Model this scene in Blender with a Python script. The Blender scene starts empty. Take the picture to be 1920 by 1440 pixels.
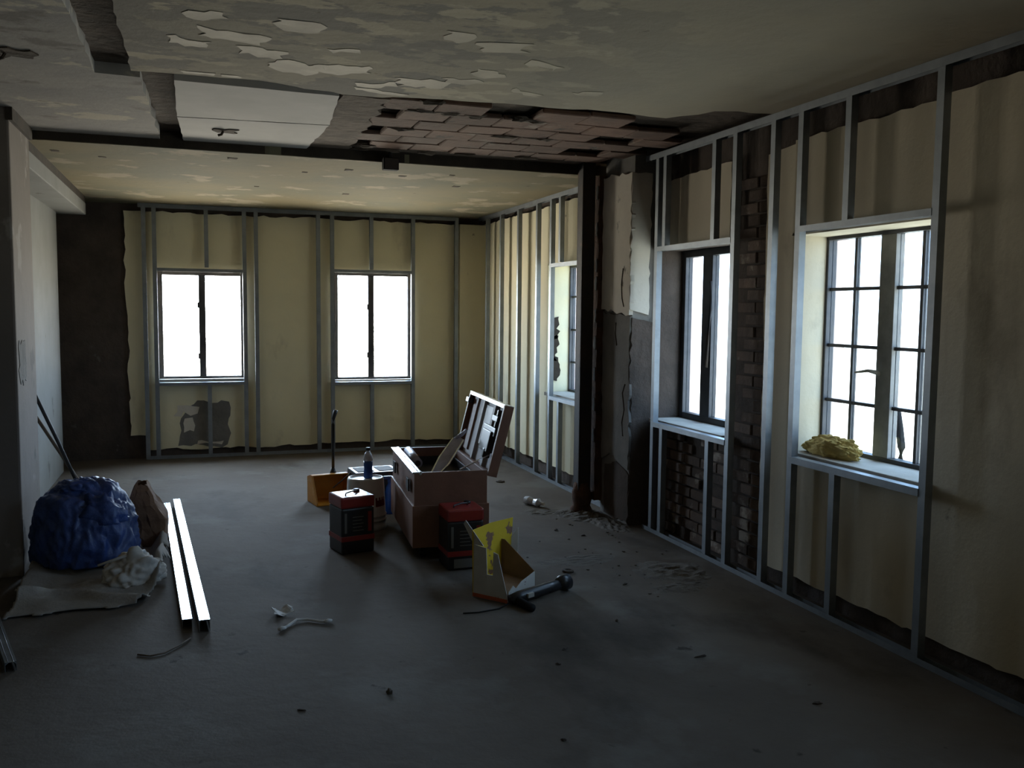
import bpy, bmesh, math, random
from mathutils import Vector, Matrix, noise
random.seed(7)
S = bpy.context.scene
C = S.collection
PI = math.pi

# ------------------------------------------------------------------ camera
CAMH = 1.58
F_PX, YAW, PITCH, ROLL = 1681.5, math.radians(19.299), math.radians(4.656), math.radians(0.591)
fwd = Vector((math.sin(YAW)*math.cos(PITCH), math.cos(YAW)*math.cos(PITCH), -math.sin(PITCH)))
rt0 = Vector((math.cos(YAW), -math.sin(YAW), 0)); up0 = rt0.cross(fwd)
rt = math.cos(ROLL)*rt0 + math.sin(ROLL)*up0
up = -math.sin(ROLL)*rt0 + math.cos(ROLL)*up0
cam_d = bpy.data.cameras.new('camera'); cam = bpy.data.objects.new('camera', cam_d); C.objects.link(cam)
cam_d.sensor_width = 36.0; cam_d.lens = F_PX/1920*36.0; cam_d.clip_start = 0.05
M = Matrix.Identity(4)
for i in range(3):
    M[i][0] = rt[i]; M[i][1] = up[i]; M[i][2] = -fwd[i]
M[2][3] = CAMH
cam.matrix_world = M
S.camera = cam

# ------------------------------------------------------------------ daylight
W = bpy.data.worlds.new('daylight'); S.world = W; W.use_nodes = True
nt = W.node_tree; nt.nodes.clear()
wo = nt.nodes.new('ShaderNodeOutputWorld'); bg = nt.nodes.new('ShaderNodeBackground')
tc = nt.nodes.new('ShaderNodeTexCoord'); sx = nt.nodes.new('ShaderNodeSeparateXYZ'); cr = nt.nodes.new('ShaderNodeValToRGB')
mr = nt.nodes.new('ShaderNodeMapRange'); mr.inputs['From Min'].default_value = -1; mr.inputs['From Max'].default_value = 1
nt.links.new(tc.outputs['Generated'], sx.inputs[0]); nt.links.new(sx.outputs['Z'], mr.inputs[0])
nt.links.new(mr.outputs[0], cr.inputs[0]); nt.links.new(cr.outputs[0], bg.inputs[0]); nt.links.new(bg.outputs[0], wo.inputs[0])
cr.color_ramp.elements[0].position = 0.46; cr.color_ramp.elements[0].color = (1.0, .90, .74, 1)   # pale street and house fronts
cr.color_ramp.elements[1].position = 0.54; cr.color_ramp.elements[1].color = (.65, .81, 1.0, 1)   # bright hazy sky
bg.inputs[1].default_value = 27.0

def portal(name, loc, rot, sx_, sy_):
    l = bpy.data.lights.new(name, 'AREA'); l.shape = 'RECTANGLE'; l.size = sx_; l.size_y = sy_
    l.cycles.is_portal = True
    o = bpy.data.objects.new(name, l); C.objects.link(o); o.location = loc; o.rotation_euler = rot

S.view_settings.view_transform = 'Standard'; S.view_settings.look = 'None'
S.view_settings.gamma = 1.0; S.view_settings.use_curve_mapping = False
S.view_settings.exposure = 0.65
S.cycles.use_denoising = True
S.cycles.max_bounces = 14; S.cycles.diffuse_bounces = 8; S.cycles.transparent_max_bounces = 24
S.cycles.caustics_reflective = False; S.cycles.caustics_refractive = False

# ------------------------------------------------------------------ room numbers
XS = 3.054            # room face of the steel studs along the right wall
XP = 3.15             # plaster face of the right wall
XM = 3.19             # masonry face
YS = 9.951            # room face of studs on back wall
YP = 10.04; YM = 10.075
H1, H2 = 2.693, 2.636
YB = 6.497            # step where the ceiling drops to H2
STUD = 0.041

# ------------------------------------------------------------------ materials
MATS = {}
def nd(t, typ, **kw):
    n = t.nodes.new(typ)
    for k, v in kw.items(): setattr(n, k, v)
    return n
def mat(name, base, rough=.8, metal=0., var=None, scale=3., detail=6., bump=0., bscale=40., patches=(), spec=.3, rnd=0., stretch=(1,1,1), coat=0., pmask=None):
    """base colour + a slow noise towards var + patches [(colour, scale, threshold, softness, stretch)]"""
    if name in MATS: return MATS[name]
    m = bpy.data.materials.new(name); m.use_nodes = True; t = m.node_tree
    b = t.nodes['Principled BSDF']
    b.inputs['Roughness'].default_value = rough; b.inputs['Metallic'].default_value = metal
    b.inputs['Specular IOR Level'].default_value = spec
    if coat: b.inputs['Coat Weight'].default_value = coat; b.inputs['Coat Roughness'].default_value = .15
    geo = nd(t, 'ShaderNodeNewGeometry')
    col = None
    rgb = nd(t, 'ShaderNodeRGB'); rgb.outputs[0].default_value = (*base, 1); col = rgb.outputs[0]
    def noise_n(sc, st, det, off=0.):
        mp = nd(t, 'ShaderNodeMapping'); mp.inputs['Scale'].default_value = st; mp.inputs['Location'].default_value = (off, off*.7, off*1.3)
        t.links.new(geo.outputs['Position'], mp.inputs['Vector'])
        n = nd(t, 'ShaderNodeTexNoise'); n.inputs['Scale'].default_value = sc; n.inputs['Detail'].default_value = det; n.inputs['Roughness'].default_value = .6
        t.links.new(mp.outputs[0], n.inputs['Vector']); return n.outputs['Fac']
    def mix(fac, a, bcol):
        x = nd(t, 'ShaderNodeMix', data_type='RGBA')
        t.links.new(fac, x.inputs['Factor']); t.links.new(a, x.inputs['A'])
        if isinstance(bcol, tuple): x.inputs['B'].default_value = (*bcol, 1)
        else: t.links.new(bcol, x.inputs['B'])
        return x.outputs['Result']
    if var:
        f = noise_n(scale, stretch, detail)
        r = nd(t, 'ShaderNodeMapRange'); r.inputs['From Min'].default_value = .35; r.inputs['From Max'].default_value = .65
        t.links.new(f, r.inputs[0]); col = mix(r.outputs[0], col, var)
    for i, (pc, ps, th, so, st) in enumerate(patches):
        f = noise_n(ps, st, 8., 3.1+i*5.7)
        r = nd(t, 'ShaderNodeMapRange'); r.inputs['From Min'].default_value = th; r.inputs['From Max'].default_value = th+so
        t.links.new(f, r.inputs[0]); fo_ = r.outputs[0]
        if pmask:
            sp = nd(t, 'ShaderNodeSeparateXYZ'); t.links.new(geo.outputs['Position'], sp.inputs[0])
            pr_ = nd(t, 'ShaderNodeMapRange'); pr_.inputs['From Min'].default_value = pmask[1]; pr_.inputs['From Max'].default_value = pmask[2]
            t.links.new(sp.outputs[pmask[0]], pr_.inputs[0]); mm_ = nd(t, 'ShaderNodeMath', operation='MULTIPLY')
            t.links.new(pr_.outputs[0], mm_.inputs[0]); t.links.new(fo_, mm_.inputs[1]); fo_ = mm_.outputs[0]
        col = mix(fo_, col, pc)
    if rnd:
        oi = nd(t, 'ShaderNodeObjectInfo'); h = nd(t, 'ShaderNodeHueSaturation')
        r = nd(t, 'ShaderNodeMapRange'); r.inputs['To Min'].default_value = 1-rnd; r.inputs['To Max'].default_value = 1+rnd
        t.links.new(oi.outputs['Random'], r.inputs[0]); t.links.new(r.outputs[0], h.inputs['Value']); t.links.new(col, h.inputs['Color']); col = h.outputs[0]
    t.links.new(col, b.inputs['Base Color'])
    if bump:
        f = noise_n(bscale, (1,1,1), 6., 9.)
        bp = nd(t, 'ShaderNodeBump'); bp.inputs['Strength'].default_value = bump; bp.inputs['Distance'].default_value = .02
        t.links.new(f, bp.inputs['Height']); t.links.new(bp.outputs[0], b.inputs['Normal'])
    MATS[name] = m; return m

def glass_mat(name, tint, refl=.06):
    m = bpy.data.materials.new(name); m.use_nodes = True; t = m.node_tree; t.nodes.clear()
    o = nd(t, 'ShaderNodeOutputMaterial'); tr = nd(t, 'ShaderNodeBsdfTransparent'); gl = nd(t, 'ShaderNodeBsdfGlossy'); mx = nd(t, 'ShaderNodeMixShader')
    tr.inputs[0].default_value = (*tint, 1); gl.inputs['Roughness'].default_value = .03; mx.inputs[0].default_value = refl
    t.links.new(tr.outputs[0], mx.inputs[1]); t.links.new(gl.outputs[0], mx.inputs[2]); t.links.new(mx.outputs[0], o.inputs[0]); MATS[name] = m
    return m

CREAM = (.85, .775, .55)
mat('concrete_floor', (.142, .120, .10), .8, var=(.105, .086, .07), scale=.9, bump=.2, bscale=14, spec=.12,
    patches=[((.15, .135, .118), 1.7, .54, .12, (1,1,1)), ((.062, .052, .042), 1.1, .58, .14, (1,.6,1)), ((.055, .046, .038), 7., .66, .06, (1,1,1)), ((.155, .145, .135), 16., .70, .05, (1,1,1))])
mat('cream_plaster', CREAM, .85, var=(.78, .715, .51), scale=1.4, bump=.15, bscale=12,
    patches=[((.64, .57, .40), 2.2, .62, .12, (1,1,.5)), ((.20, .16, .11), 5., .72, .06, (1,1,1))])
mat('aged_plaster', (.66, .575, .43), .85, var=(.58, .515, .40), scale=1.2, bump=.2, bscale=12,
    patches=[((.42, .36, .27), 1.9, .60, .12, (1,1,.6)), ((.25, .20, .15), 4.5, .70, .06, (1,1,1)), ((.66, .61, .50), 3., .66, .08, (1,1,.6))])
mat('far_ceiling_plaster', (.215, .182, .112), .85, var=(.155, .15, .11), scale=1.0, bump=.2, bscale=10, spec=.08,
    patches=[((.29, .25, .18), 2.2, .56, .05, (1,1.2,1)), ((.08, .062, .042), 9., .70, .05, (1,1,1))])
mat('near_ceiling_plaster', (.37, .32, .24), .85, var=(.31, .28, .225), scale=1.1, bump=.25, bscale=9, spec=.1, pmask=('X', 2.2, 1.1),
    patches=[((.235, .215, .185), 1.5, .50, .02, (1,1.5,1)), ((.46, .40, .30), 2.4, .575, .03, (1,1.8,1)), ((.11, .085, .06), 6., .70, .04, (1,1,1))])
mat('grey_ceiling_plaster', (.36, .335, .31), .85, var=(.29, .275, .265), scale=1.6, bump=.2, bscale=9, stretch=(1,2,1), spec=.1,
    patches=[((.50, .45, .37), 2.0, .58, .03, (1,1.6,1)), ((.22, .20, .185), 2.4, .58, .06, (1,1.6,1))])
mat('ceiling_board', (.46, .44, .42), .8, var=(.39, .375, .36), scale=2.5)
mat('paint_flake', (.50, .44, .34), .7, var=(.36, .31, .24), scale=5)
mat('dark_rough', (.045, .034, .026), .95, var=(.085, .062, .045), scale=5, bump=.6, bscale=16)
mat('dark_wood_strip', (.06, .046, .034), .9, var=(.035, .028, .022), scale=6, bump=.3)
mat('clay_tile', (.16, .092, .066), .9, var=(.10, .062, .047), scale=4, bump=.35, bscale=22, rnd=.28,
    patches=[((.20, .155, .125), 3.2, .60, .08, (1,1,1)), ((.05, .04, .033), 4.5, .62, .08, (1,1,1))])
mat('mortar', (.15, .115, .09), .95, var=(.07, .052, .04), scale=6, bump=.6, bscale=18)
mat('brick', (.17, .122, .098), .95, var=(.105, .082, .07), scale=7, bump=.4, bscale=30, rnd=.35,
    patches=[((.36, .31, .26), 5., .60, .08, (1,1,1))])
mat('dark_masonry', (.12, .092, .076), .95, var=(.07, .056, .048), scale=3, bump=.5, bscale=20,
    patches=[((.16, .14, .12), 6., .68, .06, (1,1,1))])
mat('facade_brick', (.78, .63, .58), .9, var=(.7, .54, .49), scale=8)
mat('grey_render', (.26, .245, .225), .95, var=(.18, .168, .155), scale=3, bump=.5, bscale=18,
    patches=[((.27, .25, .22), 3., .60, .08, (1,1,.6))])
mat('pillar_plaster', (.78, .71, .61), .9, var=(.68, .62, .53), scale=3, bump=.35, bscale=12,
    patches=[((.22, .19, .16), 5., .64, .05, (1,1,.6))])
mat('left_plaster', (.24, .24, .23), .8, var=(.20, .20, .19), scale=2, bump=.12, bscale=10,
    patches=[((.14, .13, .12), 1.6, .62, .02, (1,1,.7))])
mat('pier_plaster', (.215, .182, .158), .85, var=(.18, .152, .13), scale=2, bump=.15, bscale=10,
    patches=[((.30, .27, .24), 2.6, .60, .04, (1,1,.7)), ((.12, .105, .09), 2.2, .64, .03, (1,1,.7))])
mat('galvanised', (.30, .325, .35), .48, metal=.75, var=(.24, .26, .28), scale=9)
mat('bright_galvanised', (.80, .83, .86), .22, metal=1., var=(.72, .76, .8), scale=5)
mat('dark_steel', (.035, .034, .036), .7, metal=.3, var=(.06, .045, .036), scale=6, bump=.2,
    patches=[((.12, .07, .045), 5., .62, .08, (1,1,1))])
mat('rust', (.15, .075, .045), .95, var=(.06, .035, .025), scale=7, bump=.5)
mat('window_frame_dark', (.055, .055, .06), .5, metal=.4, var=(.08, .078, .08), scale=9)
mat('window_frame_grey', (.26, .25, .235), .6, var=(.18, .17, .165), scale=9)
mat('sill_stone', (.48, .46, .42), .8, var=(.36, .34, .31), scale=6, bump=.2)
mat('black_plastic', (.014, .014, .016), .38, var=(.022, .022, .025), scale=9, spec=.5)
mat('black_rubber', (.02, .02, .02), .85, spec=.1)
mat('red_metal', (.34, .035, .03), .3, var=(.26, .03, .026), scale=9, spec=.5, patches=[((.10, .03, .03), 14., .68, .05, (1,1,1))])
mat('black_metal', (.016, .016, .018), .35, var=(.025, .025, .027), scale=8, spec=.5)
mat('label_grey', (.17, .165, .15), .6)
mat('label_pale', (.45, .44, .40), .7)
mat('white_plastic', (.66, .665, .66), .42, var=(.56, .565, .55), scale=6, spec=.5)
mat('orange_plastic', (.70, .30, .03), .5, var=(.58, .25, .03), scale=8, spec=.4, patches=[((.74, .56, .34), 7., .60, .1, (1,1,1))])
mat('brown_steel', (.25, .122, .078), .5, var=(.20, .096, .062), scale=5, bump=.1, spec=.4, patches=[((.26, .15, .11), 5., .68, .1, (1,1,1))])
mat('chest_inside', (.50, .485, .49), .6, var=(.42, .40, .41), scale=6)
mat('pale_sheet', (.86, .87, .88), .5, var=(.78, .79, .80), scale=6)
mat('lilac_sheet', (.50, .49, .62), .45, var=(.28, .27, .36), scale=6)
mat('blue_liquid', (.02, .09, .34), .25, var=(.015, .06, .25), scale=12, spec=.5)
mat('blue_bag', (.035, .075, .25), .45, var=(.022, .045, .15), scale=6, bump=.5, bscale=11, spec=.5)
mat('brown_paper', (.26, .155, .095), .85, var=(.19, .11, .07), scale=7, bump=.3)
mat('canvas', (.33, .30, .265), .95, var=(.26, .235, .205), scale=5, bump=.3, bscale=60, patches=[((.44, .42, .39), 3., .62, .1, (1,1,1)), ((.17, .145, .12), 4., .66, .08, (1,1,1))])
mat('pale_canvas', (.56, .52, .47), .9, var=(.47, .43, .38), scale=6)
mat('wood_stick', (.15, .11, .08), .7, var=(.10, .075, .055), scale=9)
mat('dark_stick', (.035, .032, .032), .6)
mat('white_card', (.60, .585, .54), .85, var=(.52, .50, .46), scale=8, patches=[((.33, .25, .22), 11., .66, .03, (1,1,2)), ((.30, .13, .10), 14., .70, .03, (1,1,2))])
mat('yellow_card', (.68, .47, .025), .7, var=(.60, .41, .02), scale=6, patches=[((.24, .125, .075), 5.2, .58, .015, (1,1,1))])
mat('brown_card', (.26, .155, .09), .9, var=(.20, .12, .07), scale=6)
mat('orange_card', (.50, .12, .05), .8)
mat('clear_plastic', (.70, .73, .78), .2, var=(.55, .58, .64), scale=30, spec=.6)
mat('yellow_foam', (.72, .56, .22), .9, var=(.60, .45, .16), scale=16, bump=.5, bscale=30)
mat('white_scrap', (.60, .58, .55), .8)
mat('debris', (.10, .078, .06), .95, var=(.055, .045, .038), scale=18)
mat('dust', (.15, .135, .118), .97, var=(.11, .095, .08), scale=9, bump=.5, bscale=30)
glass_mat('window_glass', (.93, .95, .96))
glass_mat('dimming_glass', (.34, .385, .42))  # grey tint added to dim daylight entering through the right-wall windows

# ------------------------------------------------------------------ mesh helpers
def bm_box(bm, x0, x1, y0, y1, z0, z1):
    v = [bm.verts.new(p) for p in ((x0,y0,z0),(x1,y0,z0),(x1,y1,z0),(x0,y1,z0),(x0,y0,z1),(x1,y0,z1),(x1,y1,z1),(x0,y1,z1))]
    for f in ((0,3,2,1),(4,5,6,7),(0,1,5,4),(1,2,6,5),(2,3,7,6),(3,0,4,7)): bm.faces.new([v[i] for i in f])
def bm_obox(bm, o, a, b, c):
    o, a, b, c = Vector(o), Vector(a), Vector(b), Vector(c)
    v = [bm.verts.new(p) for p in (o, o+a, o+a+b, o+b, o+c, o+a+c, o+a+b+c, o+b+c)]
    fs = [bm.faces.new([v[i] for i in f]) for f in ((0,3,2,1),(4,5,6,7),(0,1,5,4),(1,2,6,5),(2,3,7,6),(3,0,4,7))]
    if a.cross(b).dot(c) < 0:
        for f in fs: f.normal_flip()
def bm_prism(bm, pts, vec):
    """closed polygon of 3D points extruded along vec"""
    vec = Vector(vec); n = len(pts)
    a = [bm.verts.new(p) for p in pts]; b = [bm.verts.new(Vector(p)+vec) for p in pts]
    bm.faces.new(a); bm.faces.new(b[::-1])
    for i in range(n): bm.faces.new((a[i], b[i], b[(i+1) % n], a[(i+1) % n]))
def bm_tube(bm, pts, r, seg=10, caps=True):
    pts = [Vector(p) for p in pts]; rs = r if isinstance(r, (list, tuple)) else [r]*len(pts)
    rings = []
    for i, p in enumerate(pts):
        d = (pts[min(i+1, len(pts)-1)]-pts[max(i-1, 0)]).normalized()
        a = d.cross(Vector((0,0,1)))
        if a.length < .05: a = d.cross(Vector((1,0,0)))
        a.normalize(); b = d.cross(a)
        rings.append([bm.verts.new(p+rs[i]*(math.cos(2*PI*k/seg)*a+math.sin(2*PI*k/seg)*b)) for k in range(seg)])
    for i in range(len(rings)-1):
        for k in range(seg): bm.faces.new((rings[i][k], rings[i][(k+1) % seg], rings[i+1][(k+1) % seg], rings[i+1][k]))
    if caps: bm.faces.new(rings[0][::-1]); bm.faces.new(rings[-1])
def bm_lathe(bm, prof, seg=28, center=(0,0,0)):
    cx, cy, cz = center; rings = []
    for r, z in prof:
        rings.append([bm.verts.new((cx+r*math.cos(2*PI*k/seg), cy+r*math.sin(2*PI*k/seg), cz+z)) for k in range(seg)])
    for i in range(len(rings)-1):
        for k in range(seg): bm.faces.new((rings[i][k], rings[i][(k+1) % seg], rings[i+1][(k+1) % seg], rings[i+1][k]))
    bm.faces.new(rings[0][::-1]); bm.faces.new(rings[-1])
def obj(name, bm, m, parent=None, smooth=False, bevel=0., loc=None, rot=None):
    bmesh.ops.recalc_face_normals(bm, faces=bm.faces[:])
    if bevel:
        bmesh.ops.bevel(bm, geom=[e for e in bm.edges if len(e.link_faces) == 2 and e.calc_face_angle(0) > .6], offset=bevel, segments=2, affect='EDGES', profile=.6)
    me = bpy.data.meshes.new(name); bm.to_mesh(me); bm.free()
    me.materials.append(MATS[m])
    if smooth:
        for p in me.polygons: p.use_smooth = True
    o = bpy.data.objects.new(name, me); C.objects.link(o)
    if parent: o.parent = parent
    if loc is not None: o.location = loc
    if rot is not None: o.rotation_euler = rot
    return o
def box(name, dims, m, parent=None, bevel=0.):
    bm = bmesh.new(); bm_box(bm, *dims); return obj(name, bm, m, parent, bevel=bevel)
def tag(o, label, cat, group=None, kind=None):
    o['label'] = label; o['category'] = cat
    if group: o['group'] = group
    if kind: o['kind'] = kind
    return o
def empty(name, loc=(0,0,0), rz=0., label=None, cat=None, group=None, kind=None):
    o = bpy.data.objects.new(name, None); C.objects.link(o); o.location = loc; o.rotation_euler = (0,0,rz); o.empty_display_size = .1
    if label: tag(o, label, cat, group, kind)
    return o
def share(name, src, parent, loc=(0,0,0), rot=(0,0,0), scale=(1,1,1)):
    o = bpy.data.objects.new(name, src.data); C.objects.link(o); o.parent = parent
    o.location = loc; o.rotation_euler = rot; o.scale = scale; return o
def jag(pts, flags, step=.06, amp=.02, seed=0):
    """2D polygon with ragged edges where flag"""
    rr = random.Random(seed); out = []
    n = len(pts)
    for i in range(n):
        a = Vector(pts[i]); b = Vector(pts[(i+1) % n]); out.append(tuple(a))
        f = flags[i] if isinstance(flags, (list, tuple)) else flags
        if f:
            L = (b-a).length; k = max(1, int(L/step)); nrm = Vector((-(b-a).y, (b-a).x)).normalized()
            for j in range(1, k):
                t = j/k + rr.uniform(-.3, .3)/k
                q = a+(b-a)*t + nrm*(rr.uniform(-1, 1)*amp + amp*1.2*noise.noise(Vector((a.x+b.x+t*L*3, seed*3.7, 0))))*f
                out.append((q.x, q.y))
    return out

# ================================================================== STRUCTURE
# ---- floor
fl = box('floor', (-4.4, 3.62, -3.2, 10.3, -.15, 0), 'concrete_floor')
tag(fl, 'dusty grey concrete floor with stains', 'floor', kind='structure')

# ---- right wall (masonry, three window openings in view)
WIN_R_ADDED = [(-1.1, -.1), (1.05, 2.05)]  # unseen openings added to bring daylight onto the near floor and objects
WIN_R = [(3.20, 4.27), (4.88, 5.86), (6.98, 8.0)]
ZS, ZT = .80, 2.03
wr = empty('wall_right', (3.4, 4, 0), label='long exterior wall behind steel studs with peeling plaster and bare brick', cat='wall', kind='structure')
wr.location = (0,0,0)
def wall_with_openings(bm, d0, d1, u0, u1, z0, z1, ops, right=True):
    def b(ua, ub, za, zb):
        if right: bm_box(bm, d0, d1, ua, ub, za, zb)
        else: bm_box(bm, ua, ub, d0, d1, za, zb)
    last = u0
    for (a, c, oz0, oz1) in ops:
        b(last, a, z0, z1); b(a, c, z0, oz0); b(a, c, oz1, z1); last = c
    b(last, u1, z0, z1)
bm = bmesh.new(); wall_with_openings(bm, XM, 3.43, -3.2, 10.3, 0, 2.9, [(a, c, ZS, ZT) for a, c in WIN_R_ADDED+WIN_R]); obj('masonry', bm, 'dark_masonry', wr)
bm = bmesh.new(); wall_with_openings(bm, 3.43, 3.53, -3.2, 10.3, -.15, 2.9, [(a, c, ZS, ZT) for a, c in WIN_R_ADDED+WIN_R]); obj('outer_facade', bm, 'facade_brick', wr)
# plaster left on the masonry (thin slabs with ragged edges)
def plaster_r(bm, pts, flags, seed, x0=XP, x1=XM, step=.07, amp=.007):
    bm_prism(bm, [(x0, y, z) for y, z in jag(pts, flags, step, amp, seed)], (x1-x0, 0, 0))
bm = bmesh.new()
a, c = WIN_R[0]
plaster_r(bm, [(2.05,.1), (a,.1), (a,2.56), (2.05,2.56)], [1,0,1,0], 1)
for (ua, ub) in ((-3.2,-1.1), (-.1,1.05)): plaster_r(bm, [(ua,.1), (ub,.1), (ub,2.56), (ua,2.56)], [1,0,1,0], 1)
for (ua, ub) in WIN_R_ADDED:
    plaster_r(bm, [(ua,.1), (ub,.1), (ub,ZS), (ua,ZS)], [1,0,0,0], 1); plaster_r(bm, [(ua,ZT), (ub,ZT), (ub,2.56), (ua,2.56)], [0,0,1,0], 1)
plaster_r(bm, [(a,.1), (c,.1), (c,ZS), (a,ZS)], [1,0,0,0], 2)
plaster_r(bm, [(a,ZT), (c,ZT), (c,2.54), (a,2.54)], [0,0,1,0], 3)
plaster_r(bm, [(c,.1), (4.50,.1), (4.52,2.5), (c,2.52)], [1,1,1,0], 4)
plaster_r(bm, [(4.90,2.03), (5.88,2.03), (5.88,2.5), (4.90,2.52)], [0,0,1,1], 5)
# reveals of the near window
bm_box(bm, XP, 3.37, c-.018, c, ZS, ZT); bm_box(bm, XP, 3.37, a, a+.018, ZS, ZT); bm_box(bm, XP, 3.37, a, c, ZT-.015, ZT)
obj('plaster', bm, 'aged_plaster', wr)
bm = bmesh.new()
a, c = WIN_R[2]
plaster_r(bm, [(6.4,.06), (a,.06), (a,2.58), (6.4,2.58)], [1,0,1,0], 6)
plaster_r(bm, [(a,.12), (c,.12), (c,ZS), (a,ZS)], [1,0,0,0], 7)
plaster_r(bm, [(a,ZT), (c,ZT), (c,2.57), (a,2.57)], [0,0,1,0], 8)
plaster_r(bm, [(c,.12), (YM,.1), (YM,2.57), (c,2.57)], [1,0,1,0], 9)
bm_box(bm, XP, 3.37, c-.018, c, ZS, ZT); bm_box(bm, XP, 3.37, a, a+.018, ZS, ZT); bm_box(bm, XP, 3.37, a, c, ZT-.015, ZT)
obj('plaster', bm, 'cream_plaster', wr)
bm = bmesh.new()   # patches where paint has come off the far window's reveal
for (yy, zz, s, sd) in ((7.976, 1.42, .11, 3), (7.976, 1.22, .13, 5), (7.976, 1.02, .12, 8)):
    bm_prism(bm, [(3.19+q[0], yy, zz+q[1]) for q in jag([(0,-s), (.06,-s*.9), (.07,s), (.0,s*.8)], 1, .03, .025, sd)], (0, .008, 0))
obj('peeled_patch', bm, 'dark_wood_strip', wr)
# bare bricks: below the middle window and in the chase beside it
bmb = bmesh.new(); bm_box(bmb, -.02, 0, -.1, .1, 0, .062)
bmesh.ops.bevel(bmb, geom=bmb.edges[:], offset=.004, segments=1, affect='EDGES')
bproto = obj('brick', bmb, 'brick', wr); first = True
rr = random.Random(3)
def lay_bricks(y0, y1, z0, z1):
    global first
    row = 0; z = z0
    while z+.062 <= z1:
        y = y0 + (.105 if row % 2 else 0)
        if row % 2:
            o = share('brick', bproto, wr, (XM+.002-rr.uniform(0,.007), y0+.047, z), (0,0,0), (1,.47,1))
        while y+.2 <= y1+.01:
            loc = (XM+.002-rr.uniform(0,.012), y+.1, z)
            if first: bproto.location = loc; first = False
            elif rr.random() > .05: share('brick', bproto, wr, loc, (0, rr.uniform(-.04,.04), rr.uniform(-.03,.03)))
            y += .211
        z += .0745; row += 1
lay_bricks(4.90, 5.87, .02, .775)
lay_bricks(4.53, 4.88, .02, 2.45)

# ---- back wall
WIN_B = [(-.40, .49, .80, 1.975), (1.42, 2.318, .765, 2.01)]
wb = empty('wall_back', label='cream plastered end wall with two square windows and bare dark masonry at its left', cat='wall', kind='structure')
bm = bmesh.new(); wall_with_openings(bm, YM, 10.3, -4.4, 3.43, 0, 2.9, WIN_B, right=False); obj('masonry', bm, 'dark_masonry', wb)
def plaster_b(bm, pts, flags, seed, y0=YP, y1=YM, step=.08, amp=.012):
    bm_prism(bm, [(x, y0, z) for x, z in jag(pts, flags, step, amp, seed)], (0, y1-y0, 0))
bm = bmesh.new()
(a0,c0,s0,t0), (a1,c1,s1,t1) = WIN_B
plaster_b(bm, [(-.68,.245), (-.5,.24), (-.5,2.565), (-.70,2.56)], [1,0,1,1], 11)
plaster_b(bm, [(-.5,.085), (a0,.085), (a0,2.56), (-.5,2.56)], [1,0,1,0], 12)
plaster_b(bm, [(a0,.085), (c0,.085), (c0,s0), (a0,s0)], [1,0,0,0], 13)
plaster_b(bm, [(a0,t0), (c0,t0), (c0,2.56), (a0,2.56)], [0,0,1,0], 14)
plaster_b(bm, [(c0,.085), (a1,.09), (a1,2.56), (c0,2.56)], [1,0,1,0], 15)
plaster_b(bm, [(a1,.09), (c1,.09), (c1,s1), (a1,s1)], [1,0,0,0], 16)
plaster_b(bm, [(a1,t1), (c1,t1), (c1,2.56), (a1,2.56)], [0,0,1,0], 17)
plaster_b(bm, [(c1,.09), (3.15,.09), (3.15,2.56), (c1,2.56)], [1,0,1,0], 18)
obj('plaster', bm, 'cream_plaster', wb)
bm = bmesh.new(); bm_box(bm, 2.84, XM, 9.965, YP, 0, 2.56); obj('pipe_chase', bm, 'cream_plaster', wb, bevel=.008)
bm = bmesh.new()   # patch of missing skim below the left window
bm_prism(bm, [(x, YP-.003, z) for x, z in jag([(-.22,.12), (.28,.12), (.30,.58), (-.02,.60), (-.20,.36)], 1, .06, .03, 21)], (0,.004,0))
obj('bare_patch', bm, 'grey_render', wb)
bm = bmesh.new()
bm_prism(bm, [(x, YP-.006, z) for x, z in jag([(-.26,.44), (-.02,.46), (.0,.53), (-.22,.55)], 1, .05, .03, 22)], (0,.004,0))
bm_prism(bm, [(x, YP-.006, z) for x, z in jag([(-.16,.26), (-.06,.27), (-.07,.42), (-.15,.41)], 1, .05, .02, 23)], (0,.004,0))
bm_prism(bm, [(x, YP-.006, z) for x, z in jag([(-.03,.13), (.22,.12), (.24,.16), (-.02,.17)], 1, .05, .012, 24)], (0,.004,0))
obj('filler_patch', bm, 'pillar_plaster', wb)

# ---- left side: pillar, wall, dropped beam
wl = empty('wall_left', label='pale plastered side wall with a square pier and a dropped beam above', cat='wall', kind='structure')
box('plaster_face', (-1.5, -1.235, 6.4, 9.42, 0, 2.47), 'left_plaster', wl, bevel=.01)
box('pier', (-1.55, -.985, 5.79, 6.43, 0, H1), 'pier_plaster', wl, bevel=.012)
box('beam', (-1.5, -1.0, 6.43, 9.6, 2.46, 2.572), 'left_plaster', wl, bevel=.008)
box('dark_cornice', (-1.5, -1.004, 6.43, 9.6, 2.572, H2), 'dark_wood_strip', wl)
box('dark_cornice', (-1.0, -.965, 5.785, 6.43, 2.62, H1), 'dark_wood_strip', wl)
box('front_face', (-4.4, -1.55, 5.8, 5.95, 0, 2.8), 'aged_plaster', wl)
box('recess_face', (-2.6, -2.45, 5.95, 10.1, 0, 2.8), 'dark_masonry', wl)
box('outer_face', (-4.4, -4.25, -3.2, 5.8, 0, 2.8), 'aged_plaster', wl)
bm = bmesh.new()
bm_prism(bm, [(-.982, y, z) for y, z in jag([(5.86,1.16), (6.06,1.13), (6.07,1.33), (5.87,1.38)], 1, .04, .03, 31)], (-.003,0,0))
obj('bare_patch', bm, 'grey_render', wl)
wf = box('wall_front', (-4.4, 3.62, -3.2, -3.05, 0, 2.8), 'aged_plaster')
tag(wf, 'plain plastered wall behind the viewer', 'wall', kind='structure')

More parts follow.
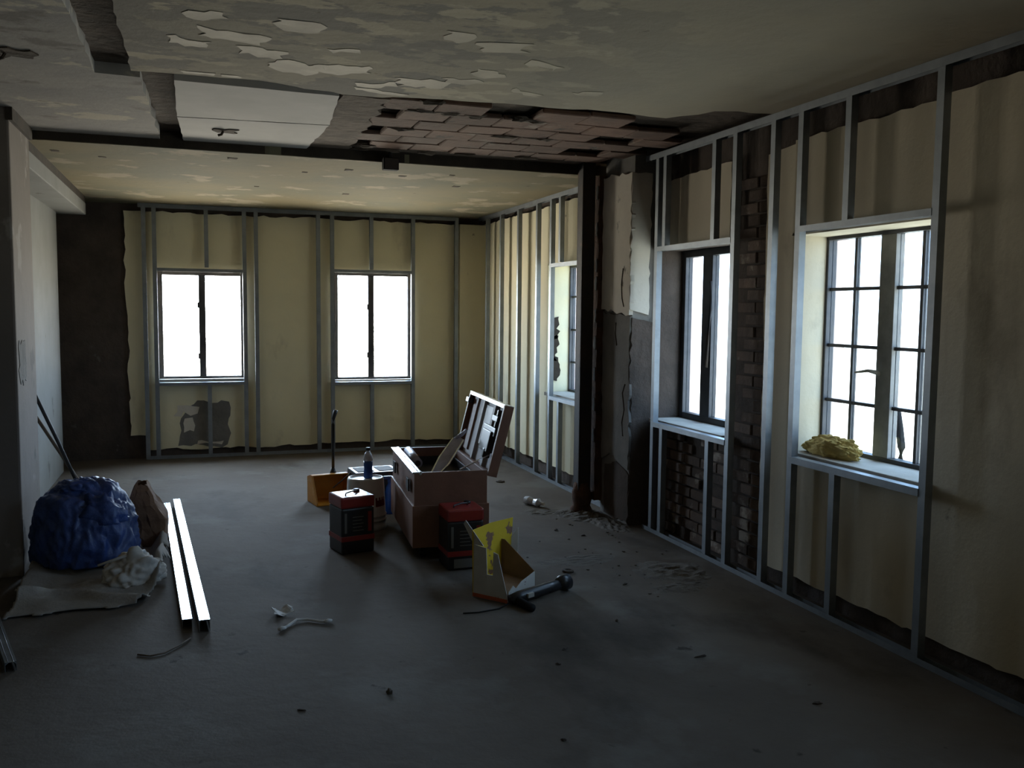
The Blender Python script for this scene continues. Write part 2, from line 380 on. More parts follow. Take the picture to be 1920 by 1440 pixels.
# ---- ceiling: dark structural slab with remains of plaster, boards and clay tiles under it
ce = empty('ceiling', label='damaged ceiling with peeling plaster, bare clay tiles and a lower far bay', cat='ceiling', kind='structure')
ZSUB = H1+.055
box('slab', (-4.4, 3.62, -3.2, 10.3, ZSUB, 2.9), 'dark_rough', ce)
def ceil_slab(bm, pts, flags, seed, z0=H1, z1=ZSUB, step=.09, amp=.02):
    bm_prism(bm, [(x, y, z0) for x, y in jag(pts, flags, step, amp, seed)], (0,0,z1-z0))
bm = bmesh.new()
ceil_slab(bm, [(-.30,-3.2), (3.2,-3.2), (3.2,4.36), (3.03,4.36), (2.72,4.42), (2.68,4.53), (2.56,4.68), (2.05,4.64), (1.45,4.70), (.73,4.80), (.29,4.66), (-.279,4.70)],
          [0,0,0,1,1,1,1,1,1,1,.5,.4], 41)
obj('plaster', bm, 'near_ceiling_plaster', ce)
bm = bmesh.new()
ceil_slab(bm, [(-4.4,-3.2), (-.46,-3.2), (-.445,4.80), (-.245,4.815), (-.217,6.49), (-4.4,6.49)], [0,.3,.4,.4,.2,0], 42)
obj('plaster', bm, 'grey_ceiling_plaster', ce)
bm = bmesh.new(); ceil_slab(bm, [(-.09,4.81), (.72,4.84), (.775,5.61), (-.095,5.70)], .15, 43); obj('board', bm, 'ceiling_board', ce)
bm = bmesh.new(); ceil_slab(bm, [(-.095,5.72), (.775,5.63), (.735,6.49), (-.07,6.49)], [.15,.3,0,.15], 44); obj('board', bm, 'ceiling_board', ce)
bm = bmesh.new(); ceil_slab(bm, [(-4.4,YB), (3.2,YB), (3.2,10.3), (-4.4,10.3)], [.35,0,0,0], 45, H2, 2.70, .08, .02); obj('far_plaster', bm, 'far_ceiling_plaster', ce)
box('dark_edge', (-1.2, 3.2, YB-.006, YB+.03, H2+.004, ZSUB), 'dark_wood_strip', ce)
# broad mortar bed around the tiles
bm = bmesh.new(); ceil_slab(bm, [(.745,4.86), (1.0,4.87), (1.02,6.46), (.75,6.46)], [.5,.8,0,.3], 46, H1+.012, ZSUB, .07, .03); obj('mortar_bed', bm, 'mortar', ce)
bm = bmesh.new(); ceil_slab(bm, [(.98,6.36), (3.1,6.36), (3.1,6.49), (.98,6.49)], [1,0,0,0], 47, H1+.02, ZSUB, .07, .03); obj('mortar_bed', bm, 'mortar', ce)
# clay tiles, each its own
bmt = bmesh.new(); bm_box(bmt, -.145, .145, -.118, .118, 0, .03)
bmesh.ops.bevel(bmt, geom=bmt.edges[:], offset=.006, segments=1, affect='EDGES')
tproto = obj('clay_tile', bmt, 'clay_tile', ce); first_t = True
rr = random.Random(9)
for r in range(6):
    y = 4.98+r*.247
    for k in range(8):
        x = 1.13+k*.297+(.14 if r % 2 else 0)
        if x > 3.04 or (y < 5.05 and x > 2.55): continue
        if rr.random() < .07: continue
        z = H1+.016-rr.uniform(0,.006)
        rot = (rr.uniform(-.02,.02), rr.uniform(-.015,.015), rr.uniform(-.015,.015))
        if first_t: tproto.location = (x,y,z); tproto.rotation_euler = rot; first_t = False
        else: share('clay_tile', tproto, ce, (x,y,z), rot)
# lumps of mortar and loose edge between the tiles
for k in range(16):
    x, y = rr.uniform(1.0,2.6), rr.choice([4.86, 5.1, 5.6, 6.3, 6.4])+rr.uniform(-.04,.04)
    bm = bmesh.new(); bmesh.ops.create_icosphere(bm, subdivisions=2, radius=1)
    for v in bm.verts: v.co *= .7+.6*noise.noise(v.co*1.6+Vector((k*7,0,0)))
    for v in bm.verts: v.co = Vector((v.co.x*rr.uniform(.09,.13), v.co.y*.04, v.co.z*.022))
    obj('mortar_lump', bm, 'mortar' if k % 3 else 'dark_rough', ce, loc=(x,y,H1+.016))
# curled paint flakes hanging from the near ceiling
rr = random.Random(12)
FL = [(.02,4.62,.16,.05), (.17,4.63,.10,.03), (.45,4.35,.22,.16), (.66,4.30,.26,.14), (.86,4.52,.20,.10), (1.05,4.42,.26,.16), (1.22,4.30,.18,.07), (1.30,4.12,.16,.09),
      (.15,3.95,.30,.14), (-.02,4.1,.18,.10), (.28,4.15,.22,.12), (.40,3.72,.2,.1), (.62,4.0,.14,.06), (1.02,3.62,.12,.12), (1.25,3.70,.24,.14), (1.6,4.4,.2,.06), (1.9,4.3,.16,.05), (1.5,3.9,.2,.08), (.05,3.72,.16,.08), (.9,4.66,.3,.05)]
for i, (x, y, sx_, sy_) in enumerate(FL):
    pts = jag([(-sx_/2,-sy_/2), (sx_/2,-sy_*.4), (sx_*.45,sy_/2), (-sx_*.4,sy_*.45)], 1, .03, .03, 60+i)
    bm = bmesh.new(); bm_prism(bm, [(px, py, 0) for px, py in pts], (0,0,.0015))
    bmesh.ops.triangulate(bm, faces=bm.faces[:]); bmesh.ops.subdivide_edges(bm, edges=bm.edges[:], cuts=1)
    for v in bm.verts: v.co.z -= .003*max(0, v.co.y/sy_+.1)**2+.0008*noise.noise(v.co*14+Vector((i,0,0)))
    obj('paint_flake', bm, 'paint_flake', ce, loc=(x,y,H1-.0018), rot=(0,0,rr.uniform(-.5,.5)))
# ragged dark fixing holes in the ceiling
for i, (x, y, s) in enumerate(((.19,6.03,.075), (-.76,4.56,.09))):
    bm = bmesh.new()
    bm_prism(bm, [(q[0], q[1], 0) for q in jag([(-s,-s*.7), (s,-s*.8), (s*.9,s*.7), (-s*.7,s*.8)], 1, .03, .03, 80+i)], (0,0,.006))
    bm_tube(bm, [(-.02,0,0), (-.03,.0,-.02), (-.05,.01,-.025)], .008, 6)
    obj('fixing_hole', bm, 'dark_rough', ce, loc=(x,y,H1-.006))
for i, (x, y) in enumerate(((-.9,6.9), (-.62,7.05), (.25,6.75), (.8,7.2), (1.1,6.95), (1.55,7.1), (1.9,6.9), (2.1,7.5), (.5,8.2), (1.3,8.4))):
    bm = bmesh.new(); s = random.uniform(.02,.045)
    bm_prism(bm, [(q[0], q[1], 0) for q in jag([(-s,-s), (s,-s*.8), (s*.9,s), (-s*.9,s*.8)], 1, .02, .012, 90+i)], (0,0,.004)); obj('spall', bm, 'dark_rough', ce, loc=(x,y,H2-.003))

# ---- windows
def window(n, right, u0, u1, z0, z1, d, bars_u, bars_z, mull, fm, label, frame_w=.045, mm=None, gm='dimming_glass'):
    w = empty('window_%d' % n, label=label, cat='window', kind='structure')
    def b(bm, ua, ub, za, zb, da, db):
        if right: bm_box(bm, d+da, d+db, ua, ub, za, zb)
        else: bm_box(bm, ua, ub, d+da, d+db, za, zb)
    bm = bmesh.new()
    b(bm, u0, u0+frame_w, z0, z1, -.03, .03); b(bm, u1-frame_w, u1, z0, z1, -.03, .03)
    b(bm, u0+frame_w, u1-frame_w, z0, z0+frame_w, -.03, .03); b(bm, u0+frame_w, u1-frame_w, z1-frame_w, z1, -.03, .03)
    obj('frame', bm, fm, w, bevel=.004)
    us = [u0+frame_w]; spans = []
    cuts = sorted([(m0, m1, 'm') for m0, m1 in mull]+[(q-.010, q+.010, 'b') for q in bars_u])
    for q0, q1, k in cuts:
        bm = bmesh.new(); dd = .028 if k == 'm' else .014
        b(bm, q0, q1, z0+frame_w, z1-frame_w, -dd, dd); obj('mullion' if k == 'm' else 'glazing_bar', bm, (mm or fm) if k == 'm' else fm, w, bevel=.003)
        spans.append((us[-1], q0)); us.append(q1)
    spans.append((us[-1], u1-frame_w))
    zs = [z0+frame_w]; zsp = []
    for q in bars_z:
        zsp.append((zs[-1], q-.009)); zs.append(q+.009)
    zsp.append((zs[-1], z1-frame_w))
    for (ua, ub) in spans:
        for q in bars_z:
            bm = bmesh.new(); b(bm, ua, ub, q-.009, q+.009, -.012, .012); obj('glazing_bar', bm, fm, w)
        for (za, zb) in zsp:
            bm = bmesh.new(); b(bm, ua, ub, za, zb, -.003, .003); obj('pane', bm, gm, w)
    return w
w3 = window(1, True, 3.20, 4.27, ZS, ZT, 3.40, [4.03, 3.545], [1.095, 1.405, 1.72], [(3.715, 3.825)], 'window_frame_dark', 'near multi-paned steel casement window with a yellow bundle on its sill', .035, 'window_frame_grey')
box('stool', (XP-.03, 3.372, 3.202, 4.19, ZS-.02, ZS+.012), 'sill_stone', w3, bevel=.005)
bm = bmesh.new(); bm_tube(bm, [(3.375,3.80,1.27), (3.345,3.80,1.28), (3.335,3.84,1.285), (3.33,3.93,1.27)], [.012,.012,.009,.006], 8); obj('handle', bm, 'sill_stone', w3, True)
w2 = window(2, True, 4.88, 5.86, ZS, ZT, 3.40, [], [], [(5.45, 5.575)], 'window_frame_dark', 'middle two-leaf window with dark jambs beside the cracked pillar', .05)
box('stool', (XP-.03, 3.372, 4.882, 5.858, ZS-.025, ZS+.006), 'sill_stone', w2, bevel=.006)
bm = bmesh.new(); bm_tube(bm, [(3.365,5.45,1.80), (3.36,5.44,1.6), (3.35,5.455,1.4), (3.355,5.47,1.2)], .012, 8); obj('strap', bm, 'dark_steel', w2, True)
wfar = window(3, True, 6.98, 8.0, ZS, ZT, 3.40, [7.75, 7.25], [1.095, 1.405, 1.72], [(7.43, 7.55)], 'window_frame_dark', 'furthest right-hand window, mostly hidden by the dark steel post', .035, 'window_frame_grey')
box('stool', (XP-.03, 3.372, 6.982, 7.98, ZS-.02, ZS+.012), 'sill_stone', wfar, bevel=.005)
for n, (a, c, s, t), mx, lab in ((4, WIN_B[0], .045, 'left sliding window of the back wall, beside the bare dark masonry'), (5, WIN_B[1], 1.845, 'right sliding window of the back wall, above the dustpan')):
    w = window(n, False, a, c, s, t, 10.13, [], [], [(mx-.034, mx+.034)], 'window_frame_dark', lab, .055, None, 'window_glass')
    bm = bmesh.new(); bm_box(bm, a+.002, c-.002, YP-.02, 10.10, s-.03, s+.03); obj('stool', bm, 'sill_stone', w, bevel=.004)
    for zz in ((s+t)/2+.22, (s+t)/2-.32):
        bm = bmesh.new(); bm_box(bm, mx-.048, mx-.03, 10.085, 10.105, zz-.03, zz+.03); obj('latch', bm, 'window_frame_dark', w, bevel=.004)
for i, (ua, ub) in enumerate(WIN_R_ADDED):  # added windows out of view, for fill daylight
    window(6+i, True, ua, ub, ZS, ZT, 3.40, [ua+.25, ub-.25], [1.095, 1.405, 1.72], [((ua+ub)/2-.05, (ua+ub)/2+.05)], 'window_frame_dark', 'added multi-paned steel window of the right wall, out of view for fill light, %s' % ('nearest the viewer', 'level with the viewer')[1-i], .035, 'window_frame_grey')
    portal('portal_out_of_view', (3.525, (ua+ub)/2, 1.415), (0, PI/2, 0), 1.23, 1.0)
portal('portal_near', (3.525, 3.695, 1.415), (0, PI/2, 0), 1.23, 1.15)
portal('portal_middle', (3.525, 5.37, 1.415), (0, PI/2, 0), 1.23, 1.0)
portal('portal_far', (3.525, 7.49, 1.415), (0, PI/2, 0), 1.23, 1.02)
for i, (a, c, s, t) in enumerate(WIN_B):
    portal('portal_back', ((a+c)/2, 10.28, (s+t)/2), (-PI/2, 0, 0), c-a, t-s)

# ================================================================== STEEL STUD FRAMING
def c_profile(w, dpt, t=.0016, lip=.009):
    """C outline: flange along u (0..w), web along v at u=0"""
    return [(0,0), (w,0), (w,lip), (w-t,lip), (w-t,t), (t,t), (t,dpt-t), (w-t,dpt-t), (w-t,dpt-lip), (w,dpt-lip), (w,dpt), (0,dpt)]
def stud_r(fr, y, z0, z1):       # y = near (camera) edge of the flange
    bm = bmesh.new(); bm_prism(bm, [(XS+v, y+u, z0) for u, v in c_profile(STUD, STUD)], (0,0,z1-z0)); return obj('stud', bm, 'galvanised', fr)
def track_r(fr, name, y0, y1, z, h, upw, x0=XS-.0015, dp=STUD+.003):
    """U track, web at z, flanges upw (+1) or down (-1)"""
    t = .0016; s = upw
    pr = [(0,0), (dp,0), (dp,s*h), (dp-t,s*h), (dp-t,s*t), (t,s*t), (t,s*h), (0,s*h)]
    bm = bmesh.new(); bm_prism(bm, [(x0+a, y0, z+b) for a, b in pr], (0,y1-y0,0)); return obj(name, bm, 'galvanised', fr)
fn = empty('stud_framing', (XS, 3.5, 0), label='near steel stud framing along the right wall around the two larger windows', cat='framing')
fn.location = (0,0,0)
track_r(fn, 'bottom_track', -3.0, 5.80, .001, .03, 1); track_r(fn, 'top_track', -3.0, 5.86, H1-.001, .04, -1)
for y, z0, z1 in ((5.667,.004,H1-.004), (5.535,.004,.775), (5.56,2.04,H1-.004), (4.931,.004,.775), (4.935,2.04,H1-.004), (4.704,.004,H1-.004),
                  (4.325,.004,H1-.004), (4.081,.004,H1-.004), (3.728,.004,.775), (3.708,2.05,H1-.004), (3.122,.004,H1-.004), (2.52,.004,H1-.004)):
    if y == 2.52: continue
    stud_r(fn, y, z0, z1)
track_r(fn, 'window_header', 4.745, 5.70, 2.04, .033, -1); track_r(fn, 'window_sill_track', 4.745, 5.70, .80, .033, -1, XS-.003, .05)
track_r(fn, 'window_header', 3.163, 4.11, 2.05, .033, -1); track_r(fn, 'window_sill_track', 3.163, 4.11, .80, .036, -1, XS-.003, .05)
ff = empty('stud_framing', label='far steel stud framing on the right wall beyond the dark post', cat='framing')
track_r(ff, 'bottom_track', 6.52, 9.93, .001, .03, 1); track_r(ff, 'top_track', 6.56, 9.93, H2-.001, .04, -1)
for y, z0, z1 in ((9.13,.004,H2-.004), (8.575,.004,H2-.004), (8.04,.004,H2-.004), (7.68,.004,H2-.004), (7.45,.004,.775), (7.465,2.02,H2-.004), (7.0,.004,H2-.004), (9.62,.004,H2-.004)):
    stud_r(ff, y, z0, z1)
track_r(ff, 'window_header', 7.042, 7.71, 2.015, .033, -1); track_r(ff, 'window_sill_track', 7.042, 7.71, .80, .033, -1, XS-.003, .05)
fb = empty('stud_framing', label='steel stud framing across the back wall around both square windows', cat='framing')
def stud_b(x, z0, z1):
    bm = bmesh.new(); bm_prism(bm, [(x+u, YS+v, z0) for u, v in c_profile(STUD, STUD)], (0,0,z1-z0)); return obj('stud', bm, 'galvanised', fb)
def track_b(name, x0, x1, z, h, s, y0=YS-.0015, dp=STUD+.003):
    t = .0016; pr = [(0,0), (dp,0), (dp,s*h), (dp-t,s*h), (dp-t,s*t), (t,s*t), (t,s*h), (0,s*h)]
    bm = bmesh.new(); bm_prism(bm, [(x0, y0+a, z+b) for a, b in pr], (x1-x0,0,0)); return obj(name, bm, 'galvanised', fb)
track_b('bottom_track', -.52, 2.80, .001, .03, 1); track_b('top_track', -.56, 2.80, H2-.001, .04, -1)
for x, z0, z1 in ((-.53,.004,H2-.004), (-.43,.004,H2-.004), (.075,2.0,H2-.004), (.085,.004,.775), (.455,.004,H2-.004), (.575,.004,H2-.004), (1.225,.004,H2-.004), (1.375,.004,H2-.004),
                  (1.805,2.02,H2-.004), (1.81,.004,.755), (2.275,.004,H2-.004), (2.78,.004,H2-.004)):
    stud_b(x, z0, z1)
track_b('window_header', -.388, .455, 1.985, .033, -1); track_b('window_sill_track', -.388, .455, .80, .033, -1, YS-.004, .06)
track_b('window_header', 1.417, 2.275, 2.015, .033, -1); track_b('window_sill_track', 1.417, 2.275, .778, .033, -1, YS-.004, .06)

# ================================================================== PILLAR AND POST
pl = empty('pillar', label='cracked masonry pillar with plaster above and dark bare concrete at its foot', cat='pillar')
box('core', (2.985, XM, 5.895, 6.38, 0, ZSUB), 'grey_render', pl)
def skin_left(bm, pts, x0, x1, seed, step=.05, amp=.014): bm_prism(bm, [(x0, y, z) for y, z in jag(pts, 1, step, amp, seed)], (x1-x0, 0, 0))
def skin_front(bm, pts, y0, y1, seed, step=.05, amp=.010): bm_prism(bm, [(x, y0, z) for x, z in jag(pts, 1, step, amp, seed)], (0, y1-y0, 0))
bm = bmesh.new()
skin_left(bm, [(5.885,1.56), (6.36,1.60), (6.37,2.60), (5.89,2.58)], 2.955, 2.987, 101)
skin_front(bm, [(2.957,1.60), (3.11,1.56), (3.12,2.58), (2.957,2.58)], 5.878, 5.897, 102)
obj('upper_plaster', bm, 'pillar_plaster', pl)
bm = bmesh.new()
skin_left(bm, [(5.888,.42), (6.2,.50), (6.34,.44), (6.36,1.585), (5.892,1.55)], 2.968, 2.987, 103)
obj('middle_render', bm, 'grey_render', pl)
bm = bmesh.new(); skin_left(bm, [(5.89,.02), (6.3,.02), (6.3,.40), (6.1,.45), (5.89,.38)], 2.978, 2.987, 104); skin_front(bm, [(2.982,.0), (3.18,.0), (3.18,1.5), (2.982,1.54)], 5.886, 5.897, 105); obj('concrete_foot_shaded_front', bm, 'dark_masonry', pl)  # foot is bare dark concrete; near face has its shade put into the colour
bm = bmesh.new(); skin_left(bm, [(6.36,.1), (6.47,.1), (6.47,2.62), (6.36,2.62)], 2.92, 3.0, 106, .09, .012); obj('rusty_strip', bm, 'rust', pl)
bm = bmesh.new()
rr = random.Random(5)
for i in range(9):
    z = .6+i*.23+rr.uniform(-.05,.05)
    bm_prism(bm, [(2.913, y, z+q) for y, q in jag([(6.37,-.05), (6.40,-.04), (6.395,.05), (6.37,.06)], 1, .025, .008, 120+i)], (.004,0,0))
obj('loose_chip', bm, 'left_plaster', pl)
for i, pts in enumerate(([(5.95,1.05), (5.99,.98), (5.955,.86), (5.99,.76), (5.97,.66)], [(6.12,1.50), (6.13,1.42), (6.10,1.33)], [(5.99,1.90), (6.015,1.78), (6.0,1.68), (5.97,1.62)])):
    bm = bmesh.new(); bm_tube(bm, [(2.967 if i < 2 else 2.954, y, z) for y, z in pts], .005, 5); obj('crack', bm, 'dark_rough', pl)
po = empty('steel_post', (2.84, 6.42, 0), label='dark steel post standing against the cracked pillar, rusted at the foot', cat='post')
bm = bmesh.new()
for a in ((-.052,.052,-.05,-.038), (-.052,.052,.038,.05), (-.006,.006,-.038,.038), (-.052,-.046,-.038,.038)): bm_box(bm, a[0], a[1], a[2], a[3], .05, H1+.05)
obj('shaft', bm, 'dark_steel', po, bevel=.002)
bm = bmesh.new(); bm_lathe(bm, [(.085,0), (.088,.03), (.072,.06), (.080,.11), (.078,.16), (.066,.19), (.06,.24)], 14)
for v in bm.verts: v.co *= 1+.12*noise.noise(v.co*14)
obj('rusted_foot', bm, 'rust', po, True)
jb = empty('junction_box', (1.32, 6.455, 2.575), label='small black junction box hanging at the ceiling step', cat='junction box')
bm = bmesh.new(); bm_box(bm, -.055, .055, -.04, .03, 0, .085); obj('body', bm, 'black_rubber', jb, bevel=.006)
bm = bmesh.new(); bm_tube(bm, [(0,0,.085), (0,.0,.15)], .012, 8); obj('conduit', bm, 'black_metal', jb)
bm = bmesh.new(); bm_box(bm, -.05, .05, -.046, -.04, .005, .08); obj('cover_plate', bm, 'dark_steel', jb, bevel=.002)

# ================================================================== TOOL CHEST
ch = empty('tool_chest', (1.265, 5.45, 0), math.radians(-4.4), label='large brown rolling tool chest with its lid standing open', cat='tool chest')
CW, CL, CZ0, CZ1, ct = .47, 1.05, .08, .555, .018
bm = bmesh.new()
bm_box(bm, 0, CW, 0, ct, CZ0, CZ1); bm_box(bm, 0, CW, CL-ct, CL, CZ0, CZ1); bm_box(bm, 0, ct, ct, CL-ct, CZ0, CZ1); bm_box(bm, CW-ct, CW, ct, CL-ct, CZ0, CZ1); bm_box(bm, ct, CW-ct, ct, CL-ct, CZ0, CZ0+ct)
obj('body', bm, 'brown_steel', ch, bevel=.002)
bm = bmesh.new(); z = .35
for d in ((-.012, CW+.012, -.012, 0), (-.012, CW+.012, CL, CL+.012), (-.012, 0, 0, CL), (CW, CW+.012, 0, CL)): bm_box(bm, *d, CZ0+.002, z)
obj('lower_cladding', bm, 'brown_steel', ch, bevel=.002)
bm = bmesh.new(); bm_box(bm, -.012, .026, -.004, CL+.004, CZ1, CZ1+.01); bm_box(bm, .03, .045, -.004, CL+.004, CZ1-.01, CZ1+.012); obj('rim', bm, 'bright_galvanised', ch, bevel=.002)
box('rim', (.05, CW, 0, .02, CZ1, CZ1+.006), 'brown_steel', ch); box('rim', (.05, CW, CL-.02, CL, CZ1, CZ1+.006), 'brown_steel', ch)
for sy in (.12, .78):
    bm = bmesh.new(); bm_box(bm, -.022, -.012, sy, sy+.1, .42, .50); obj('hasp', bm, 'dark_steel', ch, bevel=.003)
def caster(x, y):
    bm = bmesh.new(); bm_box(bm, x-.035, x+.035, y-.035, y+.035, .072, CZ0); bm_box(bm, x-.026, x-.022, y-.02, y+.02, .03, .072); bm_box(bm, x+.022, x+.026, y-.02, y+.02, .03, .072)
    f = obj('caster', bm, 'dark_steel', ch)
    bm = bmesh.new(); bm_tube(bm, [(x-.018, y, .035), (x+.018, y, .035)], .0349, 18); obj('wheel', bm, 'black_rubber', f)
for x in (.07, CW-.07):
    for y in (.08, CL-.08): caster(x, y)
# lid, hinged on the right long side
ang = math.radians(14); du = Vector((math.sin(ang), 0, math.cos(ang))); dn = Vector((-math.cos(ang), 0, math.sin(ang)))
LO = Vector((CW+.062, 0, CZ1-.045)); LH = .465; LD = .062
def lb(bm, u0, u1, y0, y1, n0, n1):
    bm_obox(bm, LO+du*u0+Vector((0,y0,0))+dn*n0, du*(u1-u0), Vector((0,y1-y0,0)), dn*(n1-n0))
bm = bmesh.new(); lb(bm, 0, LH, 0, CL, 0, .012)
lid = obj('lid', bm, 'brown_steel', ch)
for nm, d, m in (('lid_side', (0,LH,0,.03,.012,LD), 'brown_steel'), ('lid_side', (0,LH,CL-.03,CL,.012,LD), 'brown_steel'), ('lid_edge', (LH-.02,LH,.03,CL-.03,.012,LD), 'bright_galvanised'), ('lid_edge', (LH,LH+.004,0,CL,0,LD), 'bright_galvanised'), ('lid_edge', (0,.02,.03,CL-.03,.012,LD), 'brown_steel'),
                 ('lid_liner', (.02,LH-.02,.03,CL-.03,.012,.016), 'chest_inside'), ('lid_rib', (.02,LH-.02,.30,.35,.016,.04), 'chest_inside'), ('lid_rib', (.02,LH-.02,.62,.66,.016,.04), 'chest_inside'), ('pale_panel', (.14,LH-.05,.36,.60,.016,.024), 'pale_sheet'), ('dark_panel', (.05,LH-.03,.86,1.0,.016,.03), 'brown_steel')):
    bm = bmesh.new(); lb(bm, *d); obj(nm, bm, m, lid, bevel=.002 if nm == 'lid_side' else 0)
bm = bmesh.new(); lb(bm, .13, .27, .14, .36, .03, .075); lb(bm, .24, .30, .10, .42, .04, .06); lb(bm, .09, .15, .18, .22, .03, .08); obj('bracket', bm, 'black_metal', lid, bevel=.006)
bm = bmesh.new(); lb(bm, .34, .38, .08, .22, .02, .07); lb(bm, .30, .42, .13, .16, .02, .06); obj('bracket', bm, 'black_metal', lid, bevel=.006)
bm = bmesh.new(); lb(bm, .38, .42, .98, 1.08, .04, .075); obj('bracket', bm, 'black_metal', lid, bevel=.006)
bm = bmesh.new(); bm_tube(bm, [(.30,.04,.565), tuple(LO+du*.13+dn*.07+Vector((0,.05,0)))], .005, 8); obj('stay', bm, 'bright_galvanised', ch, True)
# things lying in the chest
tr = empty('tool_tray', (1.265, 5.45, 0), math.radians(-4.4), label='black tool tray set inside the open brown chest', cat='tray')
bm = bmesh.new(); bm_box(bm, .03, CW-.03, .25, CL-.05, .43, .44)
for d in ((.03,CW-.03,.25,.26), (.03,CW-.03,CL-.06,CL-.05), (.03,.04,.26,CL-.06), (CW-.04,CW-.03,.26,CL-.06)): bm_box(bm, *d, .44, .50)
bm_box(bm, .03, CW-.03, .25, .27, .10, .43); bm_box(bm, .03, CW-.03, CL-.08, CL-.06, .10, .43)
obj('shell', bm, 'black_plastic', tr)
sw = empty('flat_blade', (1.265, 5.45, 0), math.radians(-4.4), label='flat tapered grey blade leaning out of the open brown chest', cat='blade')
A0 = Vector((.125,.12,.50)); B0 = Vector((.36,.55,.70))
ax = (B0-A0).normalized(); sd = Vector((.45,-.55,-.1)); sd = (sd-ax*sd.dot(ax)).normalized()
L = (B0-A0).length; nn = ax.cross(sd)
def bl(u, v): return A0+ax*u+sd*v
bm = bmesh.new(); bm_prism(bm, [bl(0,-.01), bl(0,.02), bl(L*.35,.06), bl(L*.95,.075), bl(L,.05), bl(L,0), bl(L*.5,-.02)], nn*.004); obj('blade', bm, 'lilac_sheet', sw)
bm = bmesh.new(); bm_prism(bm, [bl(0,.02), bl(L*.35,.06), bl(L*.95,.075), bl(L*.95,.082), bl(L*.35,.07), bl(0,.03)], nn*.008); bm_prism(bm, [bl(0,-.02), bl(0,-.01), bl(L*.5,-.02), bl(L,0), bl(L,-.008), bl(L*.5,-.03)], nn*.008); obj('edge_strip', bm, 'bright_galvanised', sw)
bm = bmesh.new(); bm_tube(bm, [bl(L*.97,.02), bl(L*1.08,.045), bl(L*1.2,.06)], [.014,.014,.01], 8); obj('handle', bm, 'lilac_sheet', sw, True)
rl = empty('rolled_sheet', (1.265, 5.45, 0), math.radians(-4.4), label='pale lilac rolled sheet showing above the left rim of the chest', cat='roll')
bm = bmesh.new(); bm_tube(bm, [(.10,.50,.535), (.105,.98,.545)], .034, 14); obj('roll', bm, 'lilac_sheet', rl, True)
bm = bmesh.new(); bm_tube(bm, [(.10,.496,.535), (.10,.504,.535)], .02, 12); obj('hollow_end', bm, 'black_plastic', rl)

# ================================================================== PAILS, BUCKET, DUSTPAN, BOTTLES
def pail(loc, rz, label):
    p_ = empty('square_pail', loc, rz, label, 'pail', 'square red and black pails'); s = .1125; Hh = .375
    bm = bmesh.new(); bm_box(bm, -s, s, -s, s, .0, .30); obj('body', bm, 'black_metal', p_, bevel=.012)
    bm = bmesh.new(); bm_box(bm, -s-.003, s+.003, -s-.003, s+.003, .30, Hh); l = obj('lid', bm, 'red_metal', p_, bevel=.012)
    bm = bmesh.new(); bm_box(bm, -s-.002, s+.002, -s-.002, s+.002, .085, .118); obj('red_band', bm, 'red_metal', p_, bevel=.002)
    bm = bmesh.new(); bm_box(bm, s-.045, s-.02, -s-.0025, -s, .14, .27); obj('red_panel', bm, 'red_metal', p_)
    bm = bmesh.new(); bm_box(bm, -s+.02, -s+.035, -s-.002, -s, .14, .27)
    for k in range(5): bm_box(bm, -s+.075, s-.075-.01*(k % 2), -s-.002, -s, .15+k*.022, .154+k*.022)
    obj('label_print', bm, 'label_grey', p_)
    bm = bmesh.new(); bm_lathe(bm, [(.022,0), (.022,.012), (.018,.016)], 16, (.055,.05,Hh)); obj('spout_cap', bm, 'black_plastic', l, True)
    bm = bmesh.new(); bm_tube(bm, [(-.06,-.05,Hh), (-.055,-.04,Hh+.012), (.0,-.01,Hh+.016), (.04,.005,Hh+.012), (.045,.01,Hh)], .005, 8); obj('handle', bm, 'black_metal', l, True)
    return p_
pail((.933, 5.835, 0), math.radians(13), 'black and red square pail in front of the white bucket')
p2 = pail((1.520, 5.275, 0), math.radians(0), 'black and red square pail between the chest and cardboard box')
bm = bmesh.new(); bm_box(bm, -.075, .06, -.116, -.1135, .015, .07); obj('pale_label', bm, 'label_grey', p2)

bk = empty('bucket', (1.130, 6.42, 0), label='white plastic bucket standing upside down behind a red-topped pail', cat='bucket')
bm = bmesh.new(); bm_lathe(bm, [(.150,0), (.153,.006), (.150,.035), (.146,.037), (.147,.06), (.152,.063), (.152,.072), (.145,.075), (.145,.092), (.150,.095), (.150,.104), (.143,.107), (.131,.355), (.126,.368), (.116,.370), (.112,.362), (0.02,.362)], 36); obj('shell', bm, 'white_plastic', bk, True)
bm = bmesh.new()
for k in range(7):
    a0, a1 = math.radians(-70+k*6), math.radians(-64+k*6)
    for (za, zb) in ((.17,.235),):
        ra, rb = .1411, .1386
        vs = [bm.verts.new((r*math.cos(a), r*math.sin(a), z)) for r, a, z in ((ra,a0,za), (ra,a1,za), (rb,a1,zb-.02*(k % 2)), (rb,a0,zb-.02*(k % 2)))]
        bm.faces.new(vs)
bmesh.ops.solidify(bm, geom=bm.faces[:], thickness=-.001)
obj('red_print', bm, 'red_metal', bk)
bm = bmesh.new(); bm_lathe(bm, [(.012,0), (.014,.004), (.014,.018)], 12, (0,0,0)); o = obj('handle_lug', bm, 'black_plastic', bk, loc=(-.02,-.139,.2), rot=(PI/2,0,0))
bt = empty('water_bottle', (1.145, 6.40, .366), label='clear bottle with blue contents standing on the upturned white bucket', cat='bottle')
bm = bmesh.new(); bm_lathe(bm, [(.030,0), (.033,.008), (.032,.05), (.029,.07), (.032,.09), (.033,.125)], 22); obj('blue_lower_part', bm, 'blue_liquid', bt, True)
